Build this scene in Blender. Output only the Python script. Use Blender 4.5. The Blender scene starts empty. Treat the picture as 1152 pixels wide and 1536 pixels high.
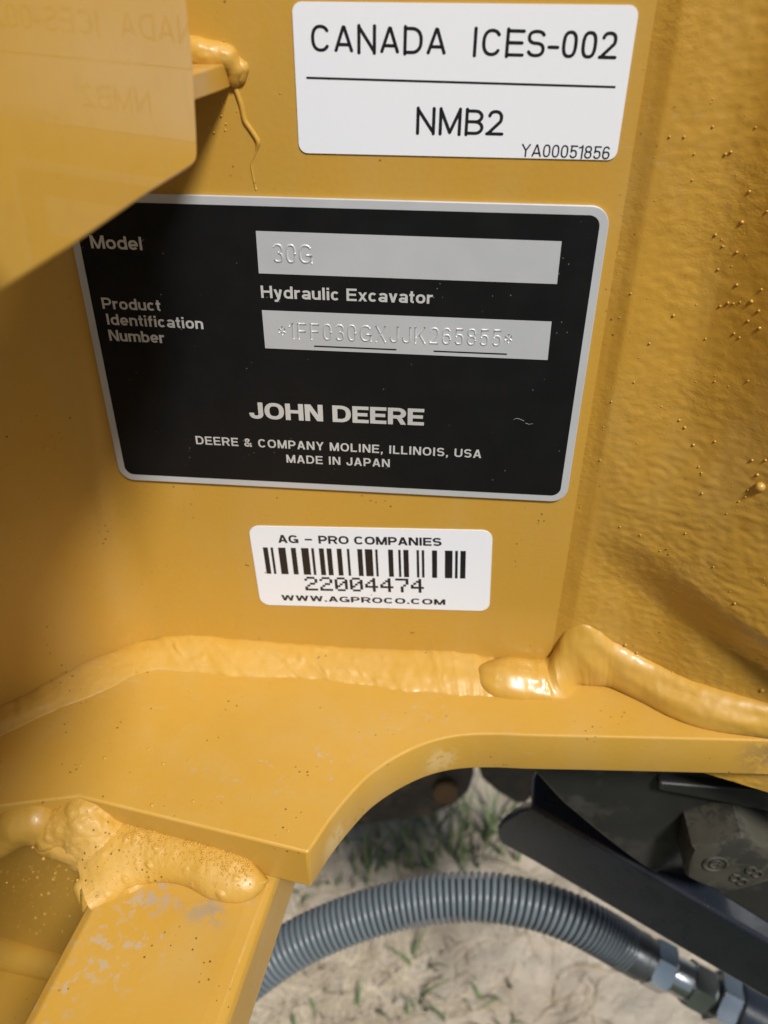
import bpy, bmesh, math, random
from mathutils import Vector, Matrix, noise
from mathutils.bvhtree import BVHTree
from mathutils.geometry import interpolate_bezier

random.seed(7)
sc = bpy.context.scene
COL = sc.collection
R = math.radians

# ------------------------------------------------------------------ camera
F = 1250.0                                   # focal length in photo pixels (1152 x 1536)
CX = Vector((0.99622793, 0.08665749, 0.00451561))     # camera right / down / forward in world axes
CD = Vector((0.0526284, -0.5620108, -0.82545388))
CF = Vector((-0.06899394, 0.82257786, -0.5644515))
CP = Vector((0.0, -0.2016, 0.8))
cam = bpy.data.cameras.new('camera')
cam.sensor_fit = 'VERTICAL'; cam.sensor_height = 36.0; cam.lens = 36.0 * F / 1536.0
cam.clip_start = 0.01; cam.clip_end = 300
cam.dof.use_dof = True; cam.dof.focus_distance = 0.215; cam.dof.aperture_fstop = 15.0
co = bpy.data.objects.new('camera', cam); COL.objects.link(co)
m = Matrix.Identity(4)
for i in range(3):
    m[i][0] = CX[i]; m[i][1] = -CD[i]; m[i][2] = -CF[i]; m[i][3] = CP[i]
co.matrix_world = m
sc.camera = co

# ------------------------------------------------------------------ light
SUN = Vector((0.31, -0.53, 0.785)).normalized()
w = bpy.data.worlds.new('World'); sc.world = w; w.use_nodes = True
nt = w.node_tree; bg = nt.nodes['Background']
sky = nt.nodes.new('ShaderNodeTexSky'); sky.sky_type = 'NISHITA'; sky.sun_disc = False
sky.sun_elevation = math.asin(SUN.z); sky.sun_rotation = math.atan2(SUN.x, SUN.y)
sky.air_density = 1.0; sky.dust_density = 1.0; sky.ozone_density = 1.0
nt.links.new(sky.outputs[0], bg.inputs[0]); bg.inputs[1].default_value = 0.05
sl = bpy.data.lights.new('sun', 'SUN'); sl.energy = 4.2; sl.angle = R(11); sl.color = (1, 0.985, 0.955)
so = bpy.data.objects.new('sun', sl); COL.objects.link(so)
so.rotation_euler = SUN.to_track_quat('Z', 'Y').to_euler()
sc.view_settings.view_transform = 'Standard'; sc.view_settings.look = 'None'
sc.view_settings.exposure = 0.02; sc.view_settings.gamma = 1.0
sc.view_settings.use_curve_mapping = False
sc.cycles.max_bounces = 8; sc.cycles.diffuse_bounces = 5; sc.cycles.glossy_bounces = 4
sc.cycles.use_denoising = True

# ------------------------------------------------------------------ surveying: a point of the photo on a real surface
def ray(x, y): return (CX * (x - 576) + CD * (y - 768) + CF * F)
def on_plane(x, y, n, d):
    r = ray(x, y); return CP + r * ((d - n.dot(CP)) / n.dot(r))
def on_wall(x, y, Y=0.0): return on_plane(x, y, Vector((0, 1, 0)), Y)
def on_z(x, y, z): return on_plane(x, y, Vector((0, 0, 1)), z)
def at(x, y, depth): return CP + ray(x, y) * (depth / F)

# ------------------------------------------------------------------ materials
class N:
    def __init__(s, name):
        s.m = bpy.data.materials.new(name); s.m.use_nodes = True; s.t = s.m.node_tree
        s.b = s.t.nodes['Principled BSDF']; s.co = s.t.nodes.new('ShaderNodeTexCoord').outputs['Object']
    def new(s, typ, **k):
        n = s.t.nodes.new(typ)
        for a, v in k.items(): setattr(n, a, v)
        return n
    def put(s, sock, v):
        if hasattr(v, 'is_output'): s.t.links.new(v, sock)
        else: sock.default_value = v
    def setb(s, **k):
        for a, v in k.items(): s.put(s.b.inputs[a.replace('_', ' ')], v)
    def noise(s, scale, detail=3, rough=0.5, vec=None, stretch=None, dist=0.0):
        n = s.new('ShaderNodeTexNoise'); n.inputs['Scale'].default_value = scale
        n.inputs['Detail'].default_value = detail; n.inputs['Roughness'].default_value = rough
        n.inputs['Distortion'].default_value = dist
        v = vec or s.co
        if stretch:
            mp = s.new('ShaderNodeMapping'); mp.inputs['Scale'].default_value = stretch
            s.put(mp.inputs['Vector'], v); v = mp.outputs[0]
        s.put(n.inputs['Vector'], v); return n.outputs['Fac']
    def voro(s, scale, feature='F1', rnd=1.0):
        n = s.new('ShaderNodeTexVoronoi'); n.feature = feature
        n.inputs['Scale'].default_value = scale; n.inputs['Randomness'].default_value = rnd
        s.put(n.inputs['Vector'], s.co); return n
    def ramp(s, f, a, b, lo=0.0, hi=1.0):
        n = s.new('ShaderNodeMapRange'); n.interpolation_type = 'SMOOTHSTEP'
        for i, v in zip((1, 2, 3, 4), (a, b, lo, hi)): n.inputs[i].default_value = v
        s.put(n.inputs[0], f); return n.outputs[0]
    def math(s, op, a, b=0.0):
        n = s.new('ShaderNodeMath', operation=op); s.put(n.inputs[0], a); s.put(n.inputs[1], b); return n.outputs[0]
    def mix(s, f, a, b):
        n = s.new('ShaderNodeMix', data_type='RGBA'); s.put(n.inputs[0], f)
        s.put(n.inputs[6], a if hasattr(a, 'is_output') else (*a, 1)); s.put(n.inputs[7], b if hasattr(b, 'is_output') else (*b, 1))
        return n.outputs[2]
    def near(s, p, r0, r1):
        """1 within r0 of the point p, 0 beyond r1 (where a scuff sits on the part)"""
        n = s.new('ShaderNodeVectorMath', operation='DISTANCE'); s.put(n.inputs[0], s.co); n.inputs[1].default_value = p
        return s.ramp(n.outputs['Value'], r0, r1, 1.0, 0.0)
    def bump(s, h, dist, strength=1.0, prev=None):
        n = s.new('ShaderNodeBump'); n.inputs['Strength'].default_value = strength; n.inputs['Distance'].default_value = dist
        s.put(n.inputs['Height'], h)
        if prev is not None: s.put(n.inputs['Normal'], prev)
        return n.outputs[0]

YEL = (0.555, 0.312, 0.047)
YEL2 = (0.560, 0.310, 0.044)
def paint(name, peel=0.00004, rough=0.30, cast=0.0, chips=(), specks=0.0, rust=0.0, base=YEL, coat=0.25, crough=0.12):
    n = N(name)
    c = n.mix(n.ramp(n.noise(14, 3), 0.35, 0.7), base, tuple(v * 0.93 for v in base))
    c = n.mix(n.math('MULTIPLY', n.ramp(n.noise(260, 3), 0.5, 0.85), 0.25), c, (0.50, 0.255, 0.040))
    film = n.math('MULTIPLY', n.ramp(n.noise(30, 5, 0.65, stretch=(1.6, 1.6, 0.5)), 0.42, 0.78), 0.22)
    c = n.mix(film, c, (0.50, 0.37, 0.17))
    rgh = n.math('ADD', n.ramp(n.noise(55, 4), 0.3, 0.75, rough * 0.8, rough * 1.35), n.math('MULTIPLY', film, 0.5))
    if specks:                                    # embedded dust and grit
        v = n.voro(420); g = n.ramp(v.outputs['Distance'], 0.10, 0.16, 1.0, 0.0)
        g = n.math('MULTIPLY', g, n.ramp(n.noise(70, 2), 0.60 - 0.1 * specks, 0.66))
        c = n.mix(g, c, (0.16, 0.085, 0.02))
    if specks:
        k = n.math('MULTIPLY', n.ramp(n.noise(75, 3, 0.6, stretch=(1, 9, 9)), 0.66, 0.72), n.ramp(n.noise(20, 2), 0.48, 0.6, 0.0, 0.35))
        c = n.mix(k, c, (0.50, 0.40, 0.24)); rgh = n.math('ADD', rgh, n.math('MULTIPLY', k, 0.5))
    for (p, r0, r1, lo, col) in chips:            # scuffs down to primer or grey dust at known places
        k = n.math('MULTIPLY', n.near(p, r0, r1), n.ramp(n.noise(330, 5, 0.65), lo, lo + 0.10))
        k = n.math('MULTIPLY', k, n.ramp(n.noise(90, 3), 0.36, 0.52))
        c = n.mix(n.math('MULTIPLY', k, 0.55), c, col)
        rgh = n.math('ADD', rgh, n.math('MULTIPLY', k, 0.4))
    if rust:
        k = n.math('MULTIPLY', n.ramp(n.noise(210, 3, 0.6), 0.71, 0.76), n.ramp(n.noise(37, 1), 0.52, 0.6))
        c = n.mix(k, c, (0.17, 0.05, 0.015))
    n.setb(Base_Color=c, Roughness=rgh, Coat_Weight=coat, Coat_Roughness=crough, IOR=1.5)
    if not peel: return n.m
    nm = n.bump(n.noise(620, 2), peel)
    if cast:
        nm = n.bump(n.math('MULTIPLY', n.noise(340, 5, 0.65, stretch=(1, 1, 1.4)), n.ramp(n.noise(38, 3), 0.38, 0.62, 0.35, 1.2)), cast, prev=nm)
        nm = n.bump(n.noise(95, 2, 0.5), cast * 1.1, prev=nm)
    n.setb(Normal=nm)
    return n.m

def plain(name, col, rough=0.5, metal=0.0, grain=0.0, gscale=600, dust=None, coat=0.0, vary=0.86, spec=0.5):
    n = N(name)
    c = n.mix(n.ramp(n.noise(40, 3), 0.3, 0.75), col, tuple(v * vary for v in col))
    if dust:
        k = n.math('MULTIPLY', n.ramp(n.noise(dust[1], 4, 0.7), dust[2], dust[2] + 0.1), dust[3])
        c = n.mix(k, c, dust[0])
        v = n.voro(500); g = n.ramp(v.outputs['Distance'], 0.05, 0.10, 1.0, 0.0)
        c = n.mix(n.math('MULTIPLY', g, n.ramp(n.noise(90, 1), 0.56, 0.62)), c, dust[0])
    r = n.ramp(n.noise(120, 4), 0.3, 0.75, rough * 0.85, min(1, rough * 1.2))
    n.setb(Base_Color=c, Roughness=r, Metallic=metal, Specular_IOR_Level=spec, Coat_Weight=coat, Coat_Roughness=0.1)
    if grain: n.setb(Normal=n.bump(n.noise(gscale, 3), grain))
    return n.m

# ------------------------------------------------------------------ mesh helpers
def link(name, verts, faces, mat, parent=None, smooth=False, kind=None, label=None):
    me = bpy.data.meshes.new(name); me.from_pydata([tuple(v) for v in verts], [], faces); me.update()
    me.materials.append(mat)
    if smooth:
        me.polygons.foreach_set('use_smooth', [True] * len(me.polygons))
        if smooth != 'full': me.set_sharp_from_angle(angle=R(smooth if smooth > 1 else 35))
    o = bpy.data.objects.new(name, me); COL.objects.link(o)
    if parent: o.parent = parent
    if kind: o['kind'] = kind
    if label: o['label'] = label
    return o
def thing(name, label, cat, loc=(0, 0, 0)):
    o = bpy.data.objects.new(name, None); COL.objects.link(o); o.empty_display_size = 0.02
    o.location = loc; o['label'] = label; o['category'] = cat
    return o
def own(o, parent):                               # parent without moving (world-space meshes)
    o.parent = parent; o.matrix_parent_inverse = Matrix.Translation(parent.location).inverted(); return o
def grid_faces(nu, nv, closed_v=False, off=0):
    f = []
    for i in range(nu - 1):
        for j in range(nv if closed_v else nv - 1):
            j2 = (j + 1) % nv
            f.append((off + i * nv + j, off + (i + 1) * nv + j, off + (i + 1) * nv + j2, off + i * nv + j2))
    return f
def prism(name, poly, lo, hi, mat, parent, axis='z', bevel=0.0, seg=3, frame=None, smooth=30):
    """outline poly extruded along an axis (frame = origin, u, v, n) with bevelled edges"""
    bm = bmesh.new()
    if frame is None:
        frame = {'z': (Vector((0, 0, 0)), Vector((1, 0, 0)), Vector((0, 1, 0)), Vector((0, 0, 1))),
                 'y': (Vector((0, 0, 0)), Vector((1, 0, 0)), Vector((0, 0, 1)), Vector((0, 1, 0))),
                 'x': (Vector((0, 0, 0)), Vector((0, 1, 0)), Vector((0, 0, 1)), Vector((1, 0, 0)))}[axis]
    O, U, V, W = frame
    a = [bm.verts.new(O + U * p[0] + V * p[1] + W * lo) for p in poly]
    b = [bm.verts.new(O + U * p[0] + V * p[1] + W * hi) for p in poly]
    bm.faces.new(a[::-1]); bm.faces.new(b)
    n = len(poly)
    for i in range(n): bm.faces.new((a[i], a[(i + 1) % n], b[(i + 1) % n], b[i]))
    bmesh.ops.recalc_face_normals(bm, faces=bm.faces)
    if bevel:
        es = [e for e in bm.edges if e.calc_face_angle(0) > R(22)]
        bmesh.ops.bevel(bm, geom=es, offset=bevel, segments=seg, profile=0.5, affect='EDGES', clamp_overlap=True)
    big = sorted((f.calc_area() for f in bm.faces), reverse=True); lim = big[0] * 0.02
    bm.normal_update(); flags = [not (f.calc_area() > lim or abs(f.normal.dot(W)) > 0.999) for f in bm.faces]
    if not bevel and len(poly) > 16: flags = [abs(f.normal.dot(W)) < 0.999 for f in bm.faces]
    me = bpy.data.meshes.new(name); bm.to_mesh(me); bm.free(); me.materials.append(mat)
    me.set_sharp_from_angle(angle=R(smooth)); me.polygons.foreach_set('use_smooth', flags)
    o = bpy.data.objects.new(name, me); COL.objects.link(o)
    if parent: own(o, parent)
    return o
def rrect(x0, y0, x1, y1, r, n=8):
    p = []
    for cx, cy, a in ((x1 - r, y1 - r, 0), (x0 + r, y1 - r, 90), (x0 + r, y0 + r, 180), (x1 - r, y0 + r, 270)):
        for i in range(n + 1):
            t = R(a + 90 * i / n); p.append((cx + r * math.cos(t), cy + r * math.sin(t)))
    return p
def spline(pts, n):
    """Catmull-Rom through 2-D/3-D points, n samples evenly over the knots"""
    P = [Vector(p) for p in pts]; P = [P[0] * 2 - P[1]] + P + [P[-1] * 2 - P[-2]]
    out = []
    for k in range(n):
        t = k / (n - 1) * (len(pts) - 1); i = min(int(t), len(pts) - 2); u = t - i
        a, b, c, d = P[i], P[i + 1], P[i + 2], P[i + 3]
        out.append(0.5 * ((2 * b) + (c - a) * u + (2 * a - 5 * b + 4 * c - d) * u * u + (3 * b - a - 3 * c + d) * u ** 3))
    return out
def tube(path, rad, seg=14, cap=True):
    """verts, faces of a tube along a path; rad(i) or a number"""
    V, Fc = [], []; up = Vector((0.123, 0.2, 1)).normalized(); n = len(path)
    for i, p in enumerate(path):
        t = (path[min(i + 1, n - 1)] - path[max(i - 1, 0)]).normalized()
        a = t.cross(up).normalized(); b = a.cross(t)
        for k in range(seg):
            q = 2 * math.pi * k / seg; r = rad(i, q) if callable(rad) else rad
            V.append(p + (a * math.cos(q) + b * math.sin(q)) * r)
    Fc = grid_faces(n, seg, True)
    if cap: Fc += [tuple(range(seg))[::-1], tuple((n - 1) * seg + k for k in range(seg))]
    return V, Fc
def ball(c, r, sub=1, squash=None):
    bm = bmesh.new(); bmesh.ops.create_icosphere(bm, subdivisions=sub, radius=1)
    V = [Vector(c) + Vector((v.co.x * r, v.co.y * r, v.co.z * r)) for v in bm.verts]
    Fc = [tuple(v.index for v in f.verts) for f in bm.faces]; bm.free(); return V, Fc
def join(parts):
    V, Fc = [], []
    for v, f in parts:
        o = len(V); V += v; Fc += [tuple(i + o for i in q) for q in f]
    return V, Fc
def fbm(p, s, o=3): return noise.fractal(p * s, 0.6, 2.1, o)

# ================================================================== STRUCTURE: ground
def ground_h(x, y):
    p = Vector((x, y, 0.3))
    return 0.012 * fbm(p, 5, 4) + 0.004 * fbm(p, 28, 4) + 0.0016 * fbm(p, 90, 3)
def axis_pts(lo, hi, step, far):
    a = []; v = lo
    while v <= hi: a.append(v); v += step
    return [-far, -far / 3, lo - 8, lo - 3, lo - 1, lo - 0.3] + a + [hi + 0.3, hi + 1, hi + 3, hi + 8, far / 3, far]
gx, gy = axis_pts(-0.55, 0.75, 0.006, 120), axis_pts(-0.1, 1.0, 0.006, 120)
gv = [Vector((x, y, ground_h(x, y) if abs(x) < 2 and abs(y) < 2 else 0)) for x in gx for y in gy]
g = N('sandy_soil')
c1 = g.mix(g.ramp(g.noise(9, 5, 0.65), 0.35, 0.68), (0.50, 0.415, 0.315), (0.63, 0.545, 0.43))
c1 = g.mix(g.ramp(g.noise(160, 5, 0.7), 0.52, 0.75), c1, (0.37, 0.30, 0.225))
c1 = g.mix(g.math('MULTIPLY', g.ramp(g.noise(6, 3), 0.5, 0.62), 0.45), c1, (0.32, 0.265, 0.19))
sy = g.new('ShaderNodeSeparateXYZ'); g.put(sy.inputs[0], g.co)          # unseen dark ground added in front to cut bounced light
dark_ground = g.ramp(g.math('ADD', sy.outputs['Y'], g.math('MULTIPLY', g.noise(3, 4), 0.25)), -0.10, -0.02, 1.0, 0.0)
c1 = g.mix(dark_ground, c1, g.mix(g.noise(12, 4), (0.030, 0.045, 0.014), (0.055, 0.065, 0.022)))
g.setb(Base_Color=c1, Roughness=0.95, Normal=g.bump(g.noise(240, 6, 0.7), 0.004))
gf = grid_faces(len(gx), len(gy))
o = link('ground', gv, gf, g.m, smooth='full'); o['kind'] = 'structure'
o['label'] = 'sandy soil under the machine with sparse grass'

# ================================================================== MACHINE FRAME
ZF = 0.6017                                            # top of the flange plate
TH = 0.016
frame = thing('excavator_frame', 'yellow painted steel excavator frame with thick weld beads, carrying the plates and stickers', 'machine frame', (0, 0, ZF))

dark = (0.30, 0.29, 0.28); prim = (0.42, 0.355, 0.27)
M_wall = paint('paint_wall', peel=0.00005, rough=0.30, specks=0.3, coat=0.3)
M_flange = paint('paint_flange', peel=0.00005, rough=0.42, specks=0.45, rust=1.0, coat=0.12, chips=(
    (tuple(on_z(390, 1155, ZF)), 0.006, 0.026, 0.60, (0.40, 0.37, 0.33)),
    (tuple(on_z(560, 1090, ZF)), 0.004, 0.022, 0.60, (0.42, 0.39, 0.35)),
    (tuple(on_z(480, 1140, ZF)), 0.004, 0.012, 0.58, (0.42, 0.39, 0.35)),
    (tuple(on_z(230, 1095, ZF)), 0.002, 0.012, 0.60, (0.40, 0.37, 0.33)),
    (tuple(on_z(640, 1045, ZF)), 0.003, 0.018, 0.58, (0.42, 0.39, 0.35)),
    (tuple(on_z(482, 1250, ZF - 0.012)), 0.005, 0.010, 0.36, (0.66, 0.50, 0.25)),
    (tuple(on_z(655, 1130, ZF - 0.010)), 0.003, 0.0085, 0.42, (0.64, 0.47, 0.22)),
    (tuple(on_z(1148, 1125, ZF - 0.006)), 0.003, 0.012, 0.40, (0.20, 0.13, 0.05)),
    (tuple(on_z(875, 1010, ZF)), 0.001, 0.005, 0.50, (0.45, 0.43, 0.42))))
M_cast = paint('paint_cast', peel=0.00006, rough=0.27, cast=0.00026, base=YEL2, specks=0.5, coat=0.3)
M_weld = paint('paint_weld', peel=0.00007, rough=0.46, cast=0.00006, specks=0.5, coat=0.06)
M_guard_lit = paint('paint_guard_lit', peel=0.0, rough=0.30, coat=0.35, crough=0.03, base=(0.72, 0.415, 0.055))  # yellow raised above the frame's to stand in for light on the guard

# --- wall plate: a vertical sheet that bends towards the viewer at its left end
def wall_y(x):
    d = -0.093 - x
    if d <= 0: return 0.0
    r = 0.020
    s45 = r * math.sin(R(48))
    if d < s45: return -(r - math.sqrt(r * r - d * d))
    return -(r - r * math.cos(R(48))) - (d - s45) * math.tan(R(48))
WX1 = 0.0379
xs = [-0.18, -0.16, -0.14, -0.125] + [-0.118 + 0.001 * i for i in range(28)] + [-0.09 + 0.004 * i for i in range(32)] + [WX1]
xs = sorted(set(round(x, 5) for x in xs if x <= WX1))
zs = [0.575 + 0.005 * i for i in range(50)] + [0.85, 1.0, 1.3]
V = [Vector((x, wall_y(x), z)) for x in xs for z in zs]
nb = len(V); V += [Vector((x + 0.004, wall_y(x) + 0.009, z)) for x in xs for z in zs]
nz = len(zs); nx = len(xs)
Fc = [f for f in grid_faces(nx, nz)] + [tuple(i + nb for i in f[::-1]) for f in grid_faces(nx, nz)]
for j in range(nz - 1):
    for i, flip in ((0, 0), (nx - 1, 1)):
        a, b = i * nz + j, i * nz + j + 1
        q = (a, b, b + nb, a + nb); Fc.append(q if not flip else q[::-1])
for i in range(nx - 1):
    for j, flip in ((0, 1), (nz - 1, 0)):
        a, b = i * nz + j, (i + 1) * nz + j
        q = (a, b, b + nb, a + nb); Fc.append(q if not flip else q[::-1])
wall = own(link('wall_plate', V, Fc, M_wall, smooth=40), frame)
wall_bvh = BVHTree.FromPolygons(V, grid_faces(nx, nz))

# --- unseen black block, added to keep light off the left end
prism('left_shade_block', rrect(-1.0, -1.1, -0.215, 0.004, 0.03, 4), 0.30, 1.30, plain('shade_block_black', (0.016, 0.016, 0.017), 0.5), frame, 'z', 0.004, 2)

# --- cast post on the right: rough casting that leaves the wall, flares and is undercut above its weld
def lerp_tab(tab, x):
    if x <= tab[0][0]: return tab[0][1]
    for (a, b), (c, d) in zip(tab, tab[1:]):
        if x <= c: return b + (d - b) * (x - a) / (c - a)
    return tab[-1][1]
def sm(a, b, x):
    t = max(0, min(1, (x - a) / (b - a))); return t * t * (3 - 2 * t)
T_up = [(0.0379, 0.0003), (0.0400, -0.0006), (0.0427, -0.0022), (0.0470, -0.0030), (0.052, -0.0038), (0.057, -0.0049), (0.061, -0.0068), (0.066, -0.0108), (0.072, -0.0165), (0.080, -0.0248), (0.1, -0.046), (0.14, -0.09)]
T_mid = [(0.0379, 0.0003), (0.0400, -0.0006), (0.0427, -0.0022), (0.0470, -0.0032), (0.052, -0.0050), (0.061, -0.0090), (0.072, -0.0150), (0.085, -0.0225), (0.1, -0.0300), (0.14, -0.050)]
T_bot = [(0.0379, 0.0003), (0.0400, -0.0006), (0.0427, -0.0018), (0.0470, -0.0022), (0.0575, -0.0030), (0.068, -0.0060), (0.078, -0.0112), (0.089, -0.0150), (0.0995, -0.0183), (0.12, -0.025), (0.14, -0.035)]
def sm_tab(tab, x): return (lerp_tab(tab, x - 0.0018) + 2 * lerp_tab(tab, x) + lerp_tab(tab, x + 0.0018)) / 4 if x > 0.0445 else lerp_tab(tab, x)
def cast_y(x, z):
    up, mid, bot = sm_tab(T_up, x), sm_tab(T_mid, x), sm_tab(T_bot, x)
    y = up + (mid - up) * sm(0.735, 0.672, z)
    lipz = 0.660 - 0.42 * (x - 0.047)                  # lower rim of the casting
    y += (bot - y) * sm(lipz + 0.004, lipz - 0.016, z)
    k = sm(0.0430, 0.0475, x)
    p = Vector((x, 0, z))
    rough = 1.0 + 0.8 * sm(0.72, 0.66, z) - 0.5 * sm(0.66, 0.63, z)
    y += k * rough * (0.00012 * noise.noise(p * 160) + 0.00013 * noise.noise(Vector((x * 420, 0, z * 640))) + 0.0006 * noise.noise(p * 30))
    if x < 0.044: y += 0.00010 * noise.noise(Vector((x * 300, 2, z * 60)))
    return y
cxs = [0.0379, 0.0385, 0.039] + [0.0395 + 0.0005 * i for i in range(8)] + [0.0435 + 0.0005 * i for i in range(125)] + [0.108, 0.115, 0.125, 0.14]
czs = [0.575 + 0.0006 * i for i in range(375)] + [0.81, 0.83, 0.87, 0.95, 1.3]
V = [Vector((x, cast_y(x, z), z)) for x in cxs for z in czs]
fcs = grid_faces(len(cxs), len(czs))
cast_bvh = BVHTree.FromPolygons(V, fcs)
nb = len(V); nzc = len(czs)
V2 = V + [Vector((0.14, 0.06, z)) for z in czs] + [Vector((0.0379, 0.06, z)) for z in czs]
last = (len(cxs) - 1) * nzc
for j in range(nzc - 1):
    fcs.append((last + j, nb + j, nb + j + 1, last + j + 1))
    fcs.append((nb + j, nb + nzc + j, nb + nzc + j + 1, nb + j + 1))
post = own(link('cast_post', V2, fcs, M_cast, smooth='full'), frame)
post['label'] = 'rough cast post with pebbly yellow paint right of the plates'

# --- flange plate with the curved cut-out
edge_px = [(462, 1279), (474, 1262), (494, 1232), (522, 1197), (556, 1162), (598, 1134), (645, 1113), (692, 1103), (745, 1101), (800, 1103), (900, 1105), (1030, 1108), (1152, 1111)]
arc = [Vector((on_z(x, y, ZF).x, on_z(x, y, ZF).y)) for x, y in edge_px]
arc = spline(arc, 60)
arc = [(p.x, p.y) for p in arc] + [(0.2, -0.019)]
poly = arc + [(0.2, 0.03), (-0.25, 0.03), (-0.25, -0.10), (-0.150, -0.080), (-0.118, -0.0665), (-0.0975, -0.0615)]
flange = prism('flange_plate', poly, ZF - TH, ZF, M_flange, frame, 'z', 0.0011, 3)

# --- toe to toe weld beads
def hit(x, y):
    best = None
    r = ray(x, y).normalized()
    for b in (wall_bvh, cast_bvh):
        h = b.ray_cast(CP, r)
        if h[0] is not None and (best is None or h[3] < best[1]): best = (h[0], h[3])
    return best[0] if best else on_wall(x, y)
def toe(x, y):
    p = on_z(x, y, ZF)
    if 0.03 < p.x < 0.065: p.y = min(p.y, -0.0062)
    return p
def bead(name, up_px, lo_px, bulge, nu=160, nv=22, rip=0.0, seed=0.0, ends=(0.12, 0.12), wob=1.0, pitted=0.0, streak=0.0, fup=None, flo=None, mat=None, label=None):
    U = spline([(fup or hit)(*p) for p in up_px], nu); L = spline([flo(x, y) if flo else toe(x, y) for x, y in lo_px], nu)
    V = []
    for i in range(nu):
        s = i / (nu - 1); a, b = U[i].copy(), L[i].copy()
        q = Vector((s * 7 + seed, seed, 0))
        a.z += wob * 0.0007 * fbm(q, 2.5); b.y += wob * 0.0007 * fbm(q + Vector((9, 3, 0)), 2.5)
        d = (b - a); along = (U[min(i + 1, nu - 1)] - U[max(i - 1, 0)])
        n = along.cross(d).normalized()
        if n.z < 0: n = -n
        e = min(1, math.sqrt(max(0, s / ends[0])) if ends[0] else 1, math.sqrt(max(0, (1 - s) / ends[1])) if ends[1] else 1)
        e = e * (2 - e) if e < 1 else 1
        for j in range(nv):
            v = j / (nv - 1)
            p = a + d * v
            h = bulge(s, v) * e
            k = (4 * v * (1 - v)) ** 0.5
            pn = Vector((p.x, p.y, p.z))
            h += k * e * (0.00022 * fbm(pn, 90) + 0.00010 * noise.noise(pn * 420))
            if rip: h += k * e * rip * math.sin(s * nu * 0.9 + 2.5 * (v - 0.5) ** 2 * 8 + seed)
            if streak: h += k * e * streak * noise.noise(Vector((s * 9 + seed, v * 3.2, seed))) + k * e * streak * 0.12 * noise.noise(Vector((s * 40 + seed, v * 5, seed)))
            if pitted: h += k * e * pitted * max(0, noise.noise(pn * 330) - 0.34)
            V.append(p + n * (h - 0.0006 * (1 - k)))
    o = own(link(name, V, grid_faces(nu, nv), mat or M_weld, smooth='full'), frame)
    if label: o['label'] = label
    return o
rnd = lambda hgt, sk=0.0: (lambda s, v: hgt * (4 * v * (1 - v)) ** 0.62 * (1 + sk * (v - 0.5)))
bead('weld_bead', [(-60, 1086), (0, 1058), (65, 1026), (130, 991), (195, 966), (262, 952), (330, 955), (420, 963), (520, 969), (620, 973), (690, 977), (742, 985)],
     [(-60, 1138), (0, 1108), (78, 1069), (152, 1040), (226, 1009), (300, 1011), (400, 1018), (480, 1021), (560, 1032), (640, 1040), (700, 1046), (742, 1046)],
     rnd(0.0005), 520, 24, 0.0, 1.3, ends=(0, 0.02), streak=0.0004, pitted=0.0012, label='long flat weld bead along the foot of the wall')
M_weld3 = paint('paint_weld_rough', peel=0.00010, rough=0.48, cast=0.00034, specks=0.6, rust=1.0, coat=0.03)
M_weld2 = paint('paint_weld_gloss', peel=0.00004, rough=0.36, cast=0.00004, coat=0.22)
def lap(s_, v):
    h = 0.0024 + 0.0012 * sm(0.30, 0.10, s_) - 0.0006 * math.exp(-((s_ - 0.50) / 0.06) ** 2)
    return h * (4 * v * (1 - v)) ** 0.62 * (1 + 0.3 * (v - 0.5))
bead('weld_bead', [(720, 1008), (735, 990), (765, 983), (800, 986), (822, 984), (834, 966), (848, 944), (874, 934), (900, 945), (924, 963), (975, 990), (1033, 1018), (1092, 1037), (1151, 1053), (1230, 1075)],
     [(720, 1014), (730, 1040), (760, 1049), (800, 1051), (832, 1051), (852, 1046), (866, 1030), (878, 1012), (894, 1016), (916, 1029), (955, 1051), (1006, 1077), (1060, 1096), (1120, 1104), (1230, 1116)],
     lap, 420, 28, 0.0, 4.7, ends=(0.045, 0), wob=0.25, streak=0.0007, mat=M_weld2, label='glossy weld running over the corner hump and under the cast post')

# --- organic welds: a chain of lumps melted together
def melted(name, caps, voxel, mat, parent, smooth_it=6, amp=0.0004, freq=150, pit=0.0, label=None):
    bm = bmesh.new()
    for (a, b, ra, rb) in caps:
        a, b = Vector(a), Vector(b); n = max(2, int((b - a).length / (min(ra, rb) * 0.35)) + 1)
        for i in range(n):
            t = i / (n - 1); r = ra + (rb - ra) * t
            mt = Matrix.Translation(a.lerp(b, t)) @ Matrix.Scale(r, 4)
            bmesh.ops.create_icosphere(bm, subdivisions=2, radius=1, matrix=mt)
    me = bpy.data.meshes.new(name); bm.to_mesh(me); bm.free()
    ob = bpy.data.objects.new(name, me); COL.objects.link(ob)
    md = ob.modifiers.new('r', 'REMESH'); md.mode = 'VOXEL'; md.voxel_size = voxel
    ms = ob.modifiers.new('s', 'SMOOTH'); ms.iterations = smooth_it; ms.factor = 0.6
    dg = bpy.context.evaluated_depsgraph_get(); me2 = bpy.data.meshes.new_from_object(ob.evaluated_get(dg))
    ob.modifiers.clear(); ob.data = me2; bpy.data.meshes.remove(me)
    nrm = [v.normal.copy() for v in me2.vertices]
    for v, nn in zip(me2.vertices, nrm):
        h = amp * fbm(v.co, freq)
        if pit: h += pit * max(0, noise.noise(v.co * 700) - 0.25)
        v.co += nn * h
    me2.materials.clear(); me2.materials.append(mat)
    me2.polygons.foreach_set('use_smooth', [True] * len(me2.polygons))
    if label: ob['label'] = label
    return own(ob, parent)

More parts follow.
